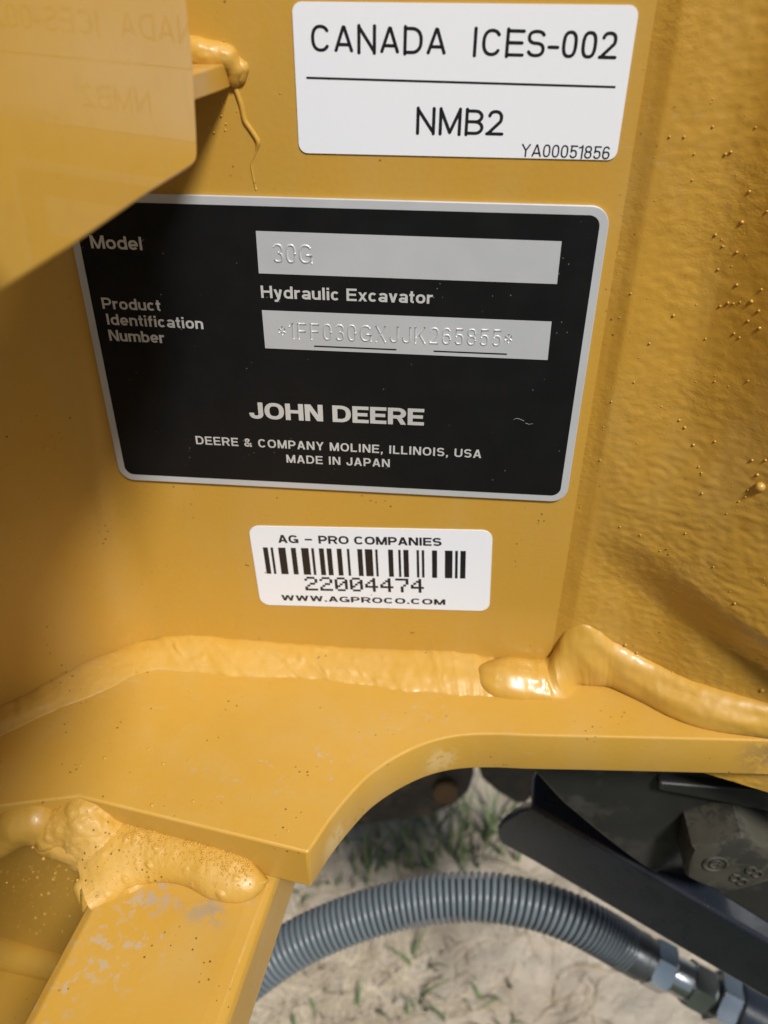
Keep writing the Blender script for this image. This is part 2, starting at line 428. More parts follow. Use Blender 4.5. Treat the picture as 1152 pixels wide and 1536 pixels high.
# --- support bar below the flange, running out towards the viewer
d_bar = Vector((-0.13, -1, 0)).normalized()
ZB = ZF - TH - 0.0006
M_bar = paint('paint_bar', peel=0.00004, rough=0.36, specks=0.7, coat=0.2, chips=(
    (tuple(on_z(180, 1440, ZB)), 0.002, 0.012, 0.52, prim), (tuple(on_z(225, 1420, ZB)), 0.002, 0.010, 0.54, prim),
    (tuple(on_z(150, 1400, ZB)), 0.002, 0.010, 0.52, prim), (tuple(on_z(110, 1450, ZB)), 0.001, 0.010, 0.50, prim),
    (tuple(on_z(80, 1500, ZB)), 0.001, 0.009, 0.52, prim),
    (tuple(on_z(300, 1352, ZB)), 0.003, 0.008, 0.40, (0.25, 0.23, 0.20)), (tuple(on_z(345, 1362, ZB)), 0.003, 0.008, 0.38, (0.25, 0.23, 0.20)),
    (tuple(on_z(240, 1345, ZB)), 0.002, 0.008, 0.44, (0.30, 0.29, 0.30)), (tuple(on_z(200, 1355, ZB)), 0.001, 0.006, 0.47, prim)))
barO = Vector((0, 0, 0)) 
prof = [(-0.0905, -0.022), (-0.0905, -0.004), (-0.0895, -0.0012), (-0.0870, 0.0), (-0.0470, 0.0), (-0.0435, -0.0003), (-0.0418, -0.0012), (-0.0410, -0.0030), (-0.0410, -0.022)]
# profile is given at y = -0.078; the bar is sheared along its own direction
fr = (Vector((0.078 * 0.13, 0, ZB)), Vector((1, 0, 0)), Vector((0, 0, 1)), d_bar / abs(d_bar.y))
bar = prism('support_bar', prof, 0.030, 0.30, M_bar, frame, bevel=0.0005, frame=fr, smooth=50)
bar['label'] = 'scuffed rectangular bar with bare grey patches under the flange corner'

# --- recess left of the bar: web, fillet and lower plate
M_under = paint('paint_recess', peel=0.00005, rough=0.35, specks=0.5, coat=0.2)
web = prism('web_plate', [(-0.26, -0.0211), (-0.075, -0.0501), (-0.075, -0.040), (-0.26, -0.011)], 0.40, ZF - TH - 0.001, M_under, frame, 'z', 0.0)
zl = 0.462
lower = prism('lower_plate', [(-0.30, -0.26), (-0.10, -0.26), (-0.085, -0.044), (-0.30, -0.010)], zl - 0.012, zl, M_under, frame, 'z', 0.001, 2)
fil = [Vector((-0.285 + 0.01 * i, -0.0192 - 0.00157 * i, zl + 0.001)) for i in range(20)]
v_, f_ = tube(fil, lambda i, q: 0.0065 + 0.0004 * math.sin(i * 1.7), 16)
own(link('weld_bead', v_, f_, M_under, smooth='full'), frame)

# --- the big melted weld between flange edge, bar and web
E0, E1 = Vector((-0.0975, -0.0615, 0)), Vector((-0.0304, -0.0728, 0))
en = Vector((E1.y - E0.y, -(E1.x - E0.x), 0)).normalized()
on_edge = lambda x, y: on_plane(x, y, en, en.dot(E0))
on_bar = lambda x, y: on_z(x, y, ZB)
blob = bead('weld_bead', [(118, 1232), (150, 1228), (190, 1236), (230, 1246), (275, 1258), (320, 1270), (360, 1283), (383, 1296), (391, 1315)],
     [(136, 1366), (165, 1352), (200, 1334), (235, 1325), (275, 1330), (315, 1350), (352, 1356), (381, 1347), (391, 1322)],
     rnd(0.0024, 0.5), 240, 46, 0.0, 2.2, ends=(0.0, 0.05), wob=0.2, pitted=0.0026, fup=on_edge, flo=on_bar, mat=M_weld3, label='lumpy spattered weld joining flange edge and bar')
melted('weld_mass', [
    (at(134, 1224, 0.2392), at(100, 1236, 0.2392), 0.0088, 0.0076),
    (at(100, 1236, 0.2392), at(76, 1252, 0.2375), 0.0074, 0.0056),
    (at(134, 1228, 0.2392), at(156, 1266, 0.2385), 0.0088, 0.0084),
    (at(156, 1254, 0.2395), at(240, 1276, 0.2400), 0.0084, 0.0066),
    (at(120, 1262, 0.2385), at(160, 1296, 0.2370), 0.0066, 0.0074),
    (at(156, 1268, 0.2385), at(172, 1308, 0.2360), 0.0084, 0.0074),
    (at(172, 1302, 0.2370), at(250, 1306, 0.2362), 0.0074, 0.0058),
    (at(169, 1310, 0.2350), at(144, 1352, 0.2310), 0.0068, 0.0046),
    (at(172, 1314, 0.2350), at(200, 1334, 0.2315), 0.0062, 0.0042),
    (at(144, 1340, 0.2320), at(196, 1330, 0.2320), 0.0046, 0.0046),
    ], 0.0006, M_weld3, frame, 40, 0.0006, 150, 0.0008, label='big rounded weld lump at the inner end of the bar')
melted('weld_lump', [(at(56, 1228, 0.2372), at(26, 1234, 0.2365), 0.0066, 0.0064), (at(26, 1238, 0.2375), at(-10, 1262, 0.2375), 0.0064, 0.0058), (at(-10, 1262, 0.2375), at(-60, 1285, 0.2375), 0.0056, 0.0056), (at(60, 1240, 0.2385), at(100, 1250, 0.2395), 0.006, 0.006)], 0.0006, M_weld, frame, 24, 0.0003, 100, label='smooth shaded weld lump at the left end')
melted('weld_strip', [(at(68, 1266, 0.2370), at(128, 1284, 0.2350), 0.0034, 0.0038), (at(128, 1284, 0.2350), at(146, 1300, 0.2340), 0.0038, 0.0040)], 0.0005, M_weld, frame, 4, 0.0002, 150)
melted('weld_lump', [(at(125, 1330, 0.2360), at(136, 1362, 0.2350), 0.0030, 0.0026)], 0.0005, M_weld, frame, 4, 0.0002, 150)

# --- bracket with its weld and the paint run, upper left
bz1, bz0 = 0.7782, 0.7732
prism('bracket_bar', [(-0.0512, 0.0), (-0.0512 - 0.0075, -0.046), (-0.0900, -0.046), (-0.0850, 0.0)], bz0, bz1,
      paint('paint_bracket', rough=0.35, chips=((tuple((-0.056, -0.03, bz1)), 0.004, 0.03, 0.35, prim),)), frame, 'z', 0.0005, 2)
pw = lambda x, y, o=0.0: on_wall(x, y, -o)
melted('weld_bead', [(pw(240, 72, 0.0005), pw(300, 80, 0.001), 0.0034, 0.0034), (pw(300, 80, 0.001), pw(340, 88, 0.0006), 0.0034, 0.0030),
                     (pw(340, 88, 0.0006), pw(353, 104, 0.0004), 0.0028, 0.0022), (pw(353, 104, 0.0004), pw(352, 118, 0.0), 0.0022, 0.0018)], 0.0004, M_weld, frame, 3, 0.0002, 220)
melted('weld_bead', [(pw(352, 92, 0), pw(363, 103, 0), 0.0016, 0.0017), (pw(363, 103, 0), pw(361, 117, 0), 0.0017, 0.0014)], 0.0003, M_weld, frame, 2, 0.0001, 220)
run = spline([pw(350, 124), pw(356, 140), pw(362, 158), pw(367, 180), pw(376, 194), pw(385, 208), pw(387, 216), pw(383, 230), pw(377, 245), pw(379, 262), pw(384, 284)], 70)
v_, f_ = tube(run, lambda i, q: (0.00060 if i < 40 else 0.00060 - 0.00036 * sm(40, 48, i)) , 10)
own(link('paint_run', v_, f_, M_wall, smooth='full'), frame)

# --- guard plate in the left foreground: glossy, square to the wall, mirrors the decal
ga, gb = R(-7.5701), R(-1.2302)
GN = Vector((math.cos(ga) * math.cos(gb), math.sin(ga) * math.cos(gb), math.sin(gb)))
GD = -0.041020 + 0.8 * GN.z
gu = Vector((0, 0, 1)).cross(GN).normalized(); gv_ = GN.cross(gu).normalized()      # in-plane: gu runs into the picture (+Y)
gO = GN * GD
def gp(x, y):
    p = on_plane(x, y, GN, GD) - gO; return (p.dot(gu), p.dot(gv_))
gpoly = [(gp(0, 441)[0] - 0.20, gp(0, 441)[1] - 0.002), gp(0, 441), gp(110, 371), gp(225, 291), gp(272, 262), gp(288, 252), gp(295, 243), gp(297, 232), gp(296, 200), gp(291, 100), gp(281, 0), gp(276, -60)]
tx, ty = gpoly[-1]; gpoly += [(tx, ty + 0.10), (gpoly[0][0], ty + 0.10)]
guard = prism('guard_plate', gpoly, -0.0045, 0.0, M_guard_lit, frame, bevel=0.0007, seg=3, frame=(gO, gu, gv_, GN))
guard['label'] = 'glossy yellow guard plate in the upper left mirroring the white decal'

g0 = gO + gu * gpoly[0][0] + gv_ * gpoly[0][1]; g1 = on_plane(296, 243, GN, GD); zfl = 0.7665
gfl = prism('guard_shade_floor', [(g1.x - 0.005, g1.y - 0.004), (g0.x - 0.005, g0.y), (-0.212, g0.y), (-0.212, -0.13), (-0.15, g1.y - 0.004)], zfl, zfl + 0.004, M_guard_lit, frame, 'z', 0.0)  # unseen sheet added behind the guard to darken what lies below

gx_ = lambda y: (GD - GN.y * y - GN.z * 0.79) / GN.x        # out-of-view lip added to shade the left of the flange
prism('guard_shade_lip', [(gx_(-0.118) + 0.0002, -0.118), (-0.044, -0.122), (-0.037, -0.140), (-0.034, -0.160), (-0.034, -0.300), (gx_(-0.300) + 0.0002, -0.300)], 0.787, 0.790, M_guard_lit, frame, 'z', 0.0006, 2)

# --- weld spatter (droplets under the paint)
def droplets(name, pts, mat):
    v, f = join([ball(p, r, 1 if r < 0.0007 else 2) for p, r in pts])
    o = own(link(name, v, f, mat, smooth='full'), frame); o['kind'] = 'stuff'; return o
big = [(1113, 333, 8), (1127, 452, 8), (1092, 454, 6), (1100, 455, 4), (1110, 453, 4), (1080, 459, 5), (1138, 466, 6), (1139, 492, 7), (1122, 481, 5), (1101, 500, 5), (1109, 506, 5),
       (1073, 352, 6), (1084, 369, 5), (1105, 378, 6), (1077, 404, 5), (1105, 427, 6), (1142, 434, 5), (1058, 508, 4), (1010, 473, 6), (974, 515, 5), (951, 573, 4), (1019, 630, 5), (1027, 641, 6), (1040, 667, 6),
       (1072, 572, 4), (1122, 571, 4), (1072, 662, 5), (1128, 690, 6), (1148, 690, 6), (1052, 709, 4), (1004, 205, 5), (1026, 205, 5), (1069, 190, 5), (1041, 231, 4), (1088, 231, 6), (1096, 228, 6), (1038, 270, 4),
       (1124, 287, 6), (1133, 191, 4), (1150, 317, 5), (946, 440, 4), (917, 602, 4), (900, 690, 4), (1102, 905, 6), (960, 802, 4), (990, 826, 4), (1000, 823, 4), (1053, 740, 5), (1140, 730, 20), (1122, 735, 5), (1118, 745, 5), (1108, 752, 4), (1136, 712, 7),
       (938, 967, 7), (955, 979, 6), (1008, 1008, 5), (1048, 700, 4), (1090, 770, 3), (930, 790, 4), (870, 760, 3), (1143, 1035, 9), (905, 640, 3), (1028, 800, 4), (1070, 850, 4)]
P = []
for x, y, d in big:
    h = hit(x, y); P.append((h + Vector((0, -0.0001, 0)), d * 0.36 * (h - CP).length / F))
for i in range(70):
    x, y = random.uniform(900, 1150), random.uniform(100, 1000)
    h = hit(x, y); P.append((h, random.uniform(0.6, 1.2) * (h - CP).length / F))
droplets('weld_spatter', P, M_cast)
P = []
for x, y, d in [(332, 155, 6), (338, 153, 3), (332, 174, 5), (339, 186, 4), (313, 190, 5), (321, 199, 5), (338, 195, 4), (355, 167, 3), (370, 95, 5), (336, 61, 4), (420, 140, 3), (43, 915, 4), (350, 903, 3), (130, 598, 3), (400, 772, 4)]:
    P.append((pw(x, y), d * 0.42 * 0.19 / F))
for i in range(60):
    x, y = random.uniform(0, 830), random.uniform(760, 950)
    P.append((hit(x, y), random.uniform(0.5, 1.0) * 0.22 / F))
droplets('weld_spatter', P, M_wall)
P = []
for x, y, d in [(157, 1137, 7), (120, 1148, 7), (286, 1036, 6), (228, 1208, 8), (290, 1202, 7), (245, 1146, 7), (223, 1124, 6), (193, 1064, 5), (432, 1246, 5), (108, 1162, 4), (283, 1141, 5), (377, 1198, 4), (482, 1061, 4)]:
    P.append((on_z(x, y, ZF), d * 0.42 * 0.23 / F))
for i in range(240):
    x, y = random.uniform(0, 700), random.uniform(1030, 1230)
    p = on_z(x, y, ZF)
    if y < 1110 + (480 - x) * 0.1 or x < 480: P.append((p, random.uniform(0.5, 1.3) * 0.23 / F))
droplets('weld_spatter', P, M_flange)
# grit along the flange edge above the melted weld and over the recess
P = []
bb = BVHTree.FromObject(blob, bpy.context.evaluated_depsgraph_get())
def on_blob(x, y):
    q = Vector(frame.location)
    h = bb.ray_cast(CP, ray(x, y).normalized())
    return h[0]
for i in range(420):
    t = random.random(); x = 165 + 215 * t; y = 1228 + 68 * t + random.gauss(0, 16)
    h = on_blob(x, y)
    if h is not None: P.append((h + Vector((0, -0.00005, 0.00008)), random.uniform(1.1, 2.4) * 0.225 / F))
for i in range(160):
    x = random.uniform(130, 380); y = random.uniform(1250, 1340); h = on_blob(x, y)
    if h is not None: P.append((h, random.uniform(0.8, 1.8) * 0.225 / F))
for i in range(170):
    x = random.uniform(0, 135); y = 1275 + abs(random.gauss(0, 60)) + (0 if x > 60 else 20)
    if y < 1400:
        h = on_wall(x, y, -0.0505 + 0.0085 * 0 - 0.0015 * 0); r = random.choice((1, 1, 1, 1.5, 2, 3.2)) * random.uniform(0.7, 1.2)
        h = on_plane(x, y, Vector((0.157, 1, 0)), -0.0619); P.append((h, r * 0.26 / F))
for x, y, r in ((49, 1271, 5.5), (65, 1288, 7), (10, 1324, 4), (116, 1320, 4.5), (145, 1345, 4.5)):
    P.append((at(x, y, 0.218 if y > 1300 else 0.222), r * 0.5 * 0.22 / F))
droplets('weld_spatter', P, M_weld)

# ================================================================== LETTERING (own stroke alphabet)
def el(cx, cy, rx, ry, a0, a1, n=18, e=2.35):
    out = []
    for i in range(n + 1):
        t = R(a0 + (a1 - a0) * i / n); c, s = math.cos(t), math.sin(t)
        out.append((cx + rx * math.copysign(abs(c) ** (2 / e), c), cy + ry * math.copysign(abs(s) ** (2 / e), s)))
    return out
WID = dict(A=.96, B=.92, C=.96, D=.96, E=.84, F=.78, G=1.0, H=.94, I=.28, J=.74, K=.96, L=.76, M=1.1, N=.94, O=1.02, P=.88, R=.94, S=.88, U=.94, V=.9, W=1.3, X=.92, Y=.92,
           a=.72, b=.76, c=.70, d=.76, e=.74, f=.42, i=.24, l=.24, m=1.14, n=.72, o=.77, r=.50, t=.42, u=.72, v=.70, x=.72, y=.70)
WID.update({'&': .98, ',': .26, '.': .26, '-': .42, '~': .95, '*': .6, ' ': .34, '1': .42})
for ch in '02345678': WID[ch] = .74
def glyph(ch, sx, wv, wh):
    """width and strokes of a character, cap height 1; ('p', points) ribbons, ('q', x0, y0, x1, y1, w) slanted bars cut level"""
    W = WID[ch] * sx
    if ch == 'I' or ch in 'il': W = max(W, wv)
    l, r, b, t, c = wv / 2, W - wv / 2, wh / 2, 1 - wh / 2, W / 2
    X = .73; xt = X - wh / 2; xm = X / 2; dw = wv * 1.06
    P = lambda *a: ('p', list(a)); Pl = lambda a: ('p', a); Q = lambda *a: ('q',) + a
    st = lambda x, y0=0, y1=1: P((x, y0), (x, y1))
    S = {
     'A': lambda: [Q(dw / 2, 0, c - .02, 1, dw), Q(W - dw / 2, 0, c + .02, 1, dw), P((.22 * W, .29), (.78 * W, .29))],
     'B': lambda: [st(l), Pl([(l, t), (W * .55, t)] + el(W * .55, (t + .52) / 2, r * .96 - W * .55, (t - .52) / 2, 90, -90, 10, 2) + [(l, .52)]),
                   Pl([(W * .55, .52)] + el(W * .55, (b + .52) / 2, r - W * .55, (.52 - b) / 2, 90, -90, 10, 2) + [(l, b)])],
     'C': lambda: [Pl(el(c, .5, c - l, .5 - b, 38, 322, 26))],
     'D': lambda: [st(l), Pl([(l, t), (W * .42, t)] + el(W * .42, .5, r - W * .42, .5 - b, 90, -90, 16) + [(l, b)])],
     'E': lambda: [st(l), P((l, t), (W, t)), P((l, .51), (W * .93, .51)), P((l, b), (W, b))],
     'F': lambda: [st(l), P((l, t), (W, t)), P((l, .5), (W * .9, .5))],
     'G': lambda: [Pl(el(c, .5, c - l, .5 - b, 38, 345, 26)), P((c * 1.08, .43), (W, .43)), st(r, 0.02, .43)],
     'H': lambda: [st(l), st(r), P((l, .52), (r, .52))], 'I': lambda: [st(W / 2)],
     'J': lambda: [Pl([(r, 1), (r, .32)] + el(c, .32, c - l, .32 - b, 0, -180, 14) + [(l, .36)])],
     'K': lambda: [st(l), Q(l + wv * .3, .34, W - dw * .6, 1, dw), Q(W * .42, .55, W - dw * .55, 0, dw)],
     'L': lambda: [st(l), P((l, b), (W, b))],
     'M': lambda: [st(l), st(r), Q(dw * .6, 1, c, 0, dw * .95), Q(W - dw * .6, 1, c, 0, dw * .95)],
     'N': lambda: [st(l), st(r), Q(dw * .6, 1, W - dw * .6, 0, dw * 1.05)],
     'O': lambda: [Pl(el(c, .5, c - l, .5 - b, 0, 360, 36))],
     'P': lambda: [st(l), Pl([(l, t), (W * .55, t)] + el(W * .55, (t + .42) / 2, r - W * .55, (t - .42) / 2, 90, -90, 12, 2.1) + [(l, .42)])],
     'R': lambda: [st(l), Pl([(l, t), (W * .55, t)] + el(W * .55, (t + .46) / 2, r * .99 - W * .55, (t - .46) / 2, 90, -90, 12, 2.1) + [(l, .46)]), Q(W * .58, .46, W - dw * .5, 0, dw)],
     'S': lambda: [Pl(el(c, (t + .51) / 2, c - l, (t - .51) / 2, 22, 262, 18) + el(c, (b + .51) / 2, c - l, (.51 - b) / 2, 82, -158, 18))],
     'U': lambda: [Pl([(l, 1), (l, .36)] + el(c, .36, c - l, .36 - b, 180, 360, 16) + [(r, 1)])],
     'V': lambda: [Q(dw / 2, 1, c, 0, dw), Q(W - dw / 2, 1, c, 0, dw)],
     'W': lambda: [Q(dw / 2, 1, W * .27, 0, dw * .95), Q(W * .5, 1, W * .27, 0, dw * .9), Q(W * .5, 1, W * .73, 0, dw * .9), Q(W - dw / 2, 1, W * .73, 0, dw * .95)],
     'X': lambda: [Q(dw / 2, 0, W - dw / 2, 1, dw), Q(dw / 2, 1, W - dw / 2, 0, dw)],
     'Y': lambda: [Q(dw / 2, 1, c, .42, dw), Q(W - dw / 2, 1, c, .42, dw), st(c, 0, .46)],
     '&': lambda: [Pl([(W - l, .02), (W * .22, .66)] + el(W * .40, .79, W * .20, .21 - b, 200, -40, 12, 2) + [(W * .30, .48)] + el(W * .38, .26, W * .38 - l, .26 - b, 120, 330, 12, 2) + [(W * .86, .45)])],
     ',': lambda: [Q(W / 2 - .05, -.18, W / 2, .0, wv * .6), P((W / 2, 0), (W / 2, wh * 1.1))], '.': lambda: [P((W / 2, 0), (W / 2, wh * 1.1))],
     '-': lambda: [P((0, .38), (W, .38))], '~': lambda: [Q(0.08 * W + .0, .44, .08 * W, .55, .001), ('p', [(.12 * W, .47), (.88 * W, .47)]) ],
     '*': lambda: [P((c, .22), (c, .78)), P((0.02, .36), (W - .02, .64)), P((0.02, .64), (W - .02, .36))],
     '0': lambda: [Pl(el(c, .5, c - l, .5 - b, 0, 360, 34, 2.6))],
     '1': lambda: [st(r), Q(W * .08, .76, r, .97, wv * .9)],
     '2': lambda: [Pl(el(c, .69, c - l, .31 - b, 165, -32, 16) + [(l * 1.1, b * 1.6)]), P((0, b), (W, b))],
     '3': lambda: [Pl(el(c, (t + .53) / 2, (c - l) * .95, (t - .53) / 2, 155, -85, 16)), Pl(el(c, (b + .53) / 2, c - l, (.53 - b) / 2, 88, -155, 16))],
     '4': lambda: [st(W * .72), Q(dw / 2, .26, W * .66, 1, dw), P((0, .26), (W, .26))],
     '5': lambda: [P((W * .14, t), (W * .95, t)), P((W * .19, .48), (W * .23, t)), Pl(el(c, .33, c - l, .33 - b, 135, -155, 20))],
     '6': lambda: [Pl(el(c, .31, c - l, .31 - b, 0, 360, 26)), Pl(el(c, .5, c - l, .5 - b, 42, 190, 16, 2.5))],
     '7': lambda: [P((0, t), (W, t)), Q(W * .3, 0, W - dw * .5, t, dw)],
     '8': lambda: [Pl(el(c, (t + .53) / 2, (c - l) * .93, (t - .53) / 2, 0, 360, 24)), Pl(el(c, (b + .53) / 2, c - l, (.53 - b) / 2, 0, 360, 24))],
     'a': lambda: [Pl(el(c, X - .24, c - l, .24 - b, 160, 0, 12) + [(r, 0)]), Pl(el(c * .97, .215, c * .97 - l, .215 - b, 0, 360, 20))],
     'b': lambda: [st(l), Pl(el(c, xm, c - l, xm - b, 0, 360, 26))], 'd': lambda: [st(r), Pl(el(c, xm, c - l, xm - b, 0, 360, 26))],
     'c': lambda: [Pl(el(c, xm, c - l, xm - b, 42, 318, 20))],
     'e': lambda: [Pl(el(c, xm, c - l, xm - b, 0, 322, 22)), P((l, xm - .01), (W, xm - .01))],
     'f': lambda: [Pl([(W * .42, 0), (W * .42, .80)] + el(W * .88, .80, W * .46, t - .80, 180, 90, 8)), P((0, xt), (W, xt))],
     'i': lambda: [st(W / 2, 0, X), st(W / 2, .83, 1)], 'l': lambda: [st(W / 2)],
     'm': lambda: [st(l, 0, X), Pl(el(W * .30, X - .24, W * .30 - l - .0, .24 - b, 165, 0, 10) + [(W * .5, 0)]), Pl([(W * .5, X - .3)] + el((W * .5 + r) / 2, X - .24, (r - W * .5) / 2, .24 - b, 165, 0, 10) + [(r, 0)])],
     'n': lambda: [st(l, 0, X), Pl(el(c, X - .26, c - l, .26 - b, 170, 0, 12) + [(r, 0)])],
     'o': lambda: [Pl(el(c, xm, c - l, xm - b, 0, 360, 26))],
     'r': lambda: [st(l, 0, X), Pl(el(W * 1.0, X - .30, W - l, .30 - b, 175, 92, 8))],
     't': lambda: [Pl([(W * .46, .95), (W * .46, .2)] + el(W * .95, .2, W * .49, .2 - b, 180, 265, 8)), P((0, xt), (W, xt))],
     'u': lambda: [st(r, 0, X), Pl([(l, X), (l, .26)] + el(c, .26, c - l, .26 - b, 180, 350, 12))],
     'v': lambda: [Q(dw / 2, X, c, 0, dw), Q(W - dw / 2, X, c, 0, dw)],
     'x': lambda: [Q(dw / 2, 0, W - dw / 2, X, dw), Q(dw / 2, X, W - dw / 2, 0, dw)],
     'y': lambda: [Q(dw / 2, X, c + .02, 0.02, dw), Pl([(W - dw / 2, X), (c + .05, .02), (c - .10, -.20), (.05 * W, -.20)])],
     ' ': lambda: []}
    return W, S[ch]()
def ribbon(pts, wv, wh, rc):
    """flat ribbon along pts; returns 2-D verts and faces"""
    V, Fc = [], []; n = len(pts); closed = n > 3 and (Vector(pts[0]) - Vector(pts[-1])).length < 1e-6
    for i in range(n):
        a = Vector(pts[i - 1] if i else (pts[-2] if closed else pts[0])); p = Vector(pts[i]); q = Vector(pts[i + 1] if i < n - 1 else (pts[1] if closed else pts[-1]))
        d1 = (p - a); d2 = (q - p)
        d1 = d1.normalized() if d1.length > 1e-9 else d2.normalized(); d2 = d2.normalized() if d2.length > 1e-9 else d1
        t = (d1 + d2); t = t.normalized() if t.length > 1e-6 else d1
        k = 1 / max(0.5, t.dot(d1))
        wd = math.hypot(wh * t.x, wv * t.y) * 0.5 * k
        nn = Vector((-t.y, t.x)); V += [p + nn * wd, p - nn * wd]
    for i in range(n - 1): Fc.append((2 * i, 2 * i + 1, 2 * i + 3, 2 * i + 2))
    if rc:
        for e in (pts[0], pts[-1]):
            o = len(V); V += [Vector((e[0] + wv / 2 * math.cos(2 * math.pi * k / 14), e[1] + wh / 2 * math.sin(2 * math.pi * k / 14))) for k in range(14)]
            Fc.append(tuple(range(o, o + 14)))
    return V, Fc
def layout(txt, total, wv, wh, gap):
    nat = sum(WID[c] for c in txt) + gap * (len(txt) - 1)
    sx = total / nat; x = 0; out = []
    for ch in txt:
        W, s = glyph(ch, sx, wv, wh); out.append((x, s)); x += WID[ch] * sx + gap * sx
    return out
def line_frame(pl, pr, cap_px):
    a, b = on_wall(*pl), on_wall(*pr); u = (b - a); L = u.length; u = u / L; v = Vector((-u.z, 0, u.x))
    H = (on_wall((pl[0] + pr[0]) / 2, (pl[1] + pr[1]) / 2 - cap_px) - on_wall((pl[0] + pr[0]) / 2, (pl[1] + pr[1]) / 2)).length
    return a, u, v, L, H
def text(txt, pl, pr, cap_px, lift, mat, parent, wv=0.2, wh=0.17, gap=0.10, rc=False, name='lettering'):
    """flat printed line from the foot of its first letter to the foot of its last, on the wall plane"""
    a, u, v, L, H = line_frame(pl, pr, cap_px)
    V, Fc = [], []; k = 0
    for x0, strokes in layout(txt, L / H, wv, wh, gap):
        for s in strokes:
            k += 1; z = lift + 0.000004 * (k % 7)
            if s[0] == 'q':
                _, xa, ya, xb, yb, wd = s
                if rc:
                    i = wv / 2
                    vv, ff = ribbon([(xa, ya + (i if ya < yb else -i)), (xb, yb - (i if ya < yb else -i))], wv, wh, True)
                else: vv, ff = [Vector((xa - wd / 2, ya)), Vector((xa + wd / 2, ya)), Vector((xb + wd / 2, yb)), Vector((xb - wd / 2, yb))], [(0, 1, 2, 3)]
            else: vv, ff = ribbon(s[1], wv, wh, rc)
            o = len(V); V += [a + u * ((x0 + p.x) * H) + v * (p.y * H) + Vector((0, -z, 0)) for p in vv]
            Fc += [tuple(i + o for i in f) for f in ff]
    me = bpy.data.meshes.new(name); me.from_pydata([tuple(p) for p in V], [], Fc); me.update()
    bm = bmesh.new(); bm.from_mesh(me)
    for f in bm.faces:
        f.normal_update()
        if f.normal.y > 0: f.normal_flip()
    bm.to_mesh(me); bm.free()
    me.materials.append(mat); o = bpy.data.objects.new(name, me); COL.objects.link(o); return own(o, parent)
def stamp(txt, pl, pr, cap_px, lift, rad, mat, parent, gap=0.22):
    """letters stamped into the sheet: rounded raised strokes"""
    a, u, v, L, H = line_frame(pl, pr, cap_px); parts = []
    for x0, strokes in layout(txt, L / H, 0.10, 0.10, gap):
        for s in strokes:
            pts = s[1] if s[0] == 'p' else [(s[1], s[2]), (s[3], s[4])]
            path = []
            for p, q in zip(pts, pts[1:]):
                n = max(1, int((Vector(q) - Vector(p)).length / 0.12))
                path += [Vector(p).lerp(Vector(q), i / n) for i in range(n)]
            path.append(Vector(pts[-1]))
            parts.append(tube([a + u * ((x0 + p.x) * H) + v * (p.y * H) + Vector((0, -lift + rad * 0.35, 0)) for p in path], rad, 10))
    vv, ff = join(parts)
    return own(link('stamped_characters', vv, ff, mat, smooth='full'), parent)
def strip(name, p0, p1, thick_px, lift, mat, parent):
    a, u, v, L, H = line_frame(p0, p1, thick_px)
    V = [a, a + u * L, a + u * L + v * H, a + v * H]; V = [p + Vector((0, -lift, 0)) for p in V]
    return own(link(name, V, [(0, 1, 2, 3)], mat), parent)

M_alu = plain('brushed_aluminium', (0.60, 0.62, 0.65), 0.40, 0.25, 0.000015, 900, vary=0.94)
M_blk = plain('black_enamel', (0.0080, 0.0082, 0.0092), 0.45, 0.0, 0.00001, 900, dust=((0.16, 0.15, 0.14), 300, 0.78, 0.5), spec=0.22)
M_let = plain('bare_lettering', (0.66, 0.66, 0.65), 0.40, 0.2)
vn = N('white_vinyl'); vv_ = vn.voro(240); vk = vn.math('MULTIPLY', vn.ramp(vv_.outputs['Distance'], 0.05, 0.09, 1.0, 0.0), vn.ramp(vn.noise(45, 1), 0.58, 0.62))
vn.setb(Base_Color=vn.mix(vk, (0.82, 0.845, 0.90), (0.22, 0.20, 0.17)), Roughness=vn.ramp(vn.noise(60, 3), 0.3, 0.7, 0.28, 0.36)); M_vin = vn.m
M_ink = plain('black_ink', (0.012, 0.012, 0.016), 0.35)

M_scr = plain('faint_scratch', (0.20, 0.20, 0.19), 0.5)
# ---- nameplate
X0, X1, Z0, Z1 = -0.0949, 0.0351, 0.66888, 0.75033
xm_, zm_ = (X0 + X1) / 2, (Z0 + Z1) / 2
plate = thing('nameplate', 'black and silver metal nameplate with stamped model and serial number', 'nameplate', (xm_, 0, Z0))
fw = (Vector((0, 0, 0)), Vector((1, 0, 0)), Vector((0, 0, 1)), Vector((0, -1, 0)))
prism('base_plate', rrect(X0, Z0, X1, Z1, 0.0045), 0.0001, 0.0009, M_alu, plate, frame=fw, bevel=0.0002, seg=2)
prism('black_panel', rrect(X0 + 0.0021, Z0 + 0.0021, X1 - 0.0021, Z1 - 0.0021, 0.0026), 0.0008, 0.00096, M_blk, plate, frame=fw)
def field(px4):
    V = [on_wall(*p) + Vector((0, -0.00101, 0)) for p in px4]
    return own(link('blank_field', V, [(0, 1, 2, 3)], M_alu), plate)
field([(389.5, 408), (835, 424), (842, 360), (385, 344.5)])
field([(399, 520), (821, 537.6), (827, 480), (394, 463)])
LP = 0.00103
text('Model', (139.5, 370.5), (216.5, 373.5), 19.5, LP, M_let, plate, .20, .17, .10)
text('Product', (156.5, 461), (243.6, 464.5), 16.6, LP, M_let, plate, .20, .17, .10)
text('Identification', (163, 484.7), (307, 491.5), 16.3, LP, M_let, plate, .20, .17, .12)
text('Number', (166.8, 508.7), (249.5, 512.5), 16.3, LP, M_let, plate, .20, .17, .10)
text('Hydraulic Excavator', (393.4, 444.5), (649.5, 453.5), 18.4, LP, M_let, plate, .20, .17, .12)
text('JOHN DEERE', (376, 625), (636, 635.6), 24.6, LP, M_let, plate, .27, .20, .08)
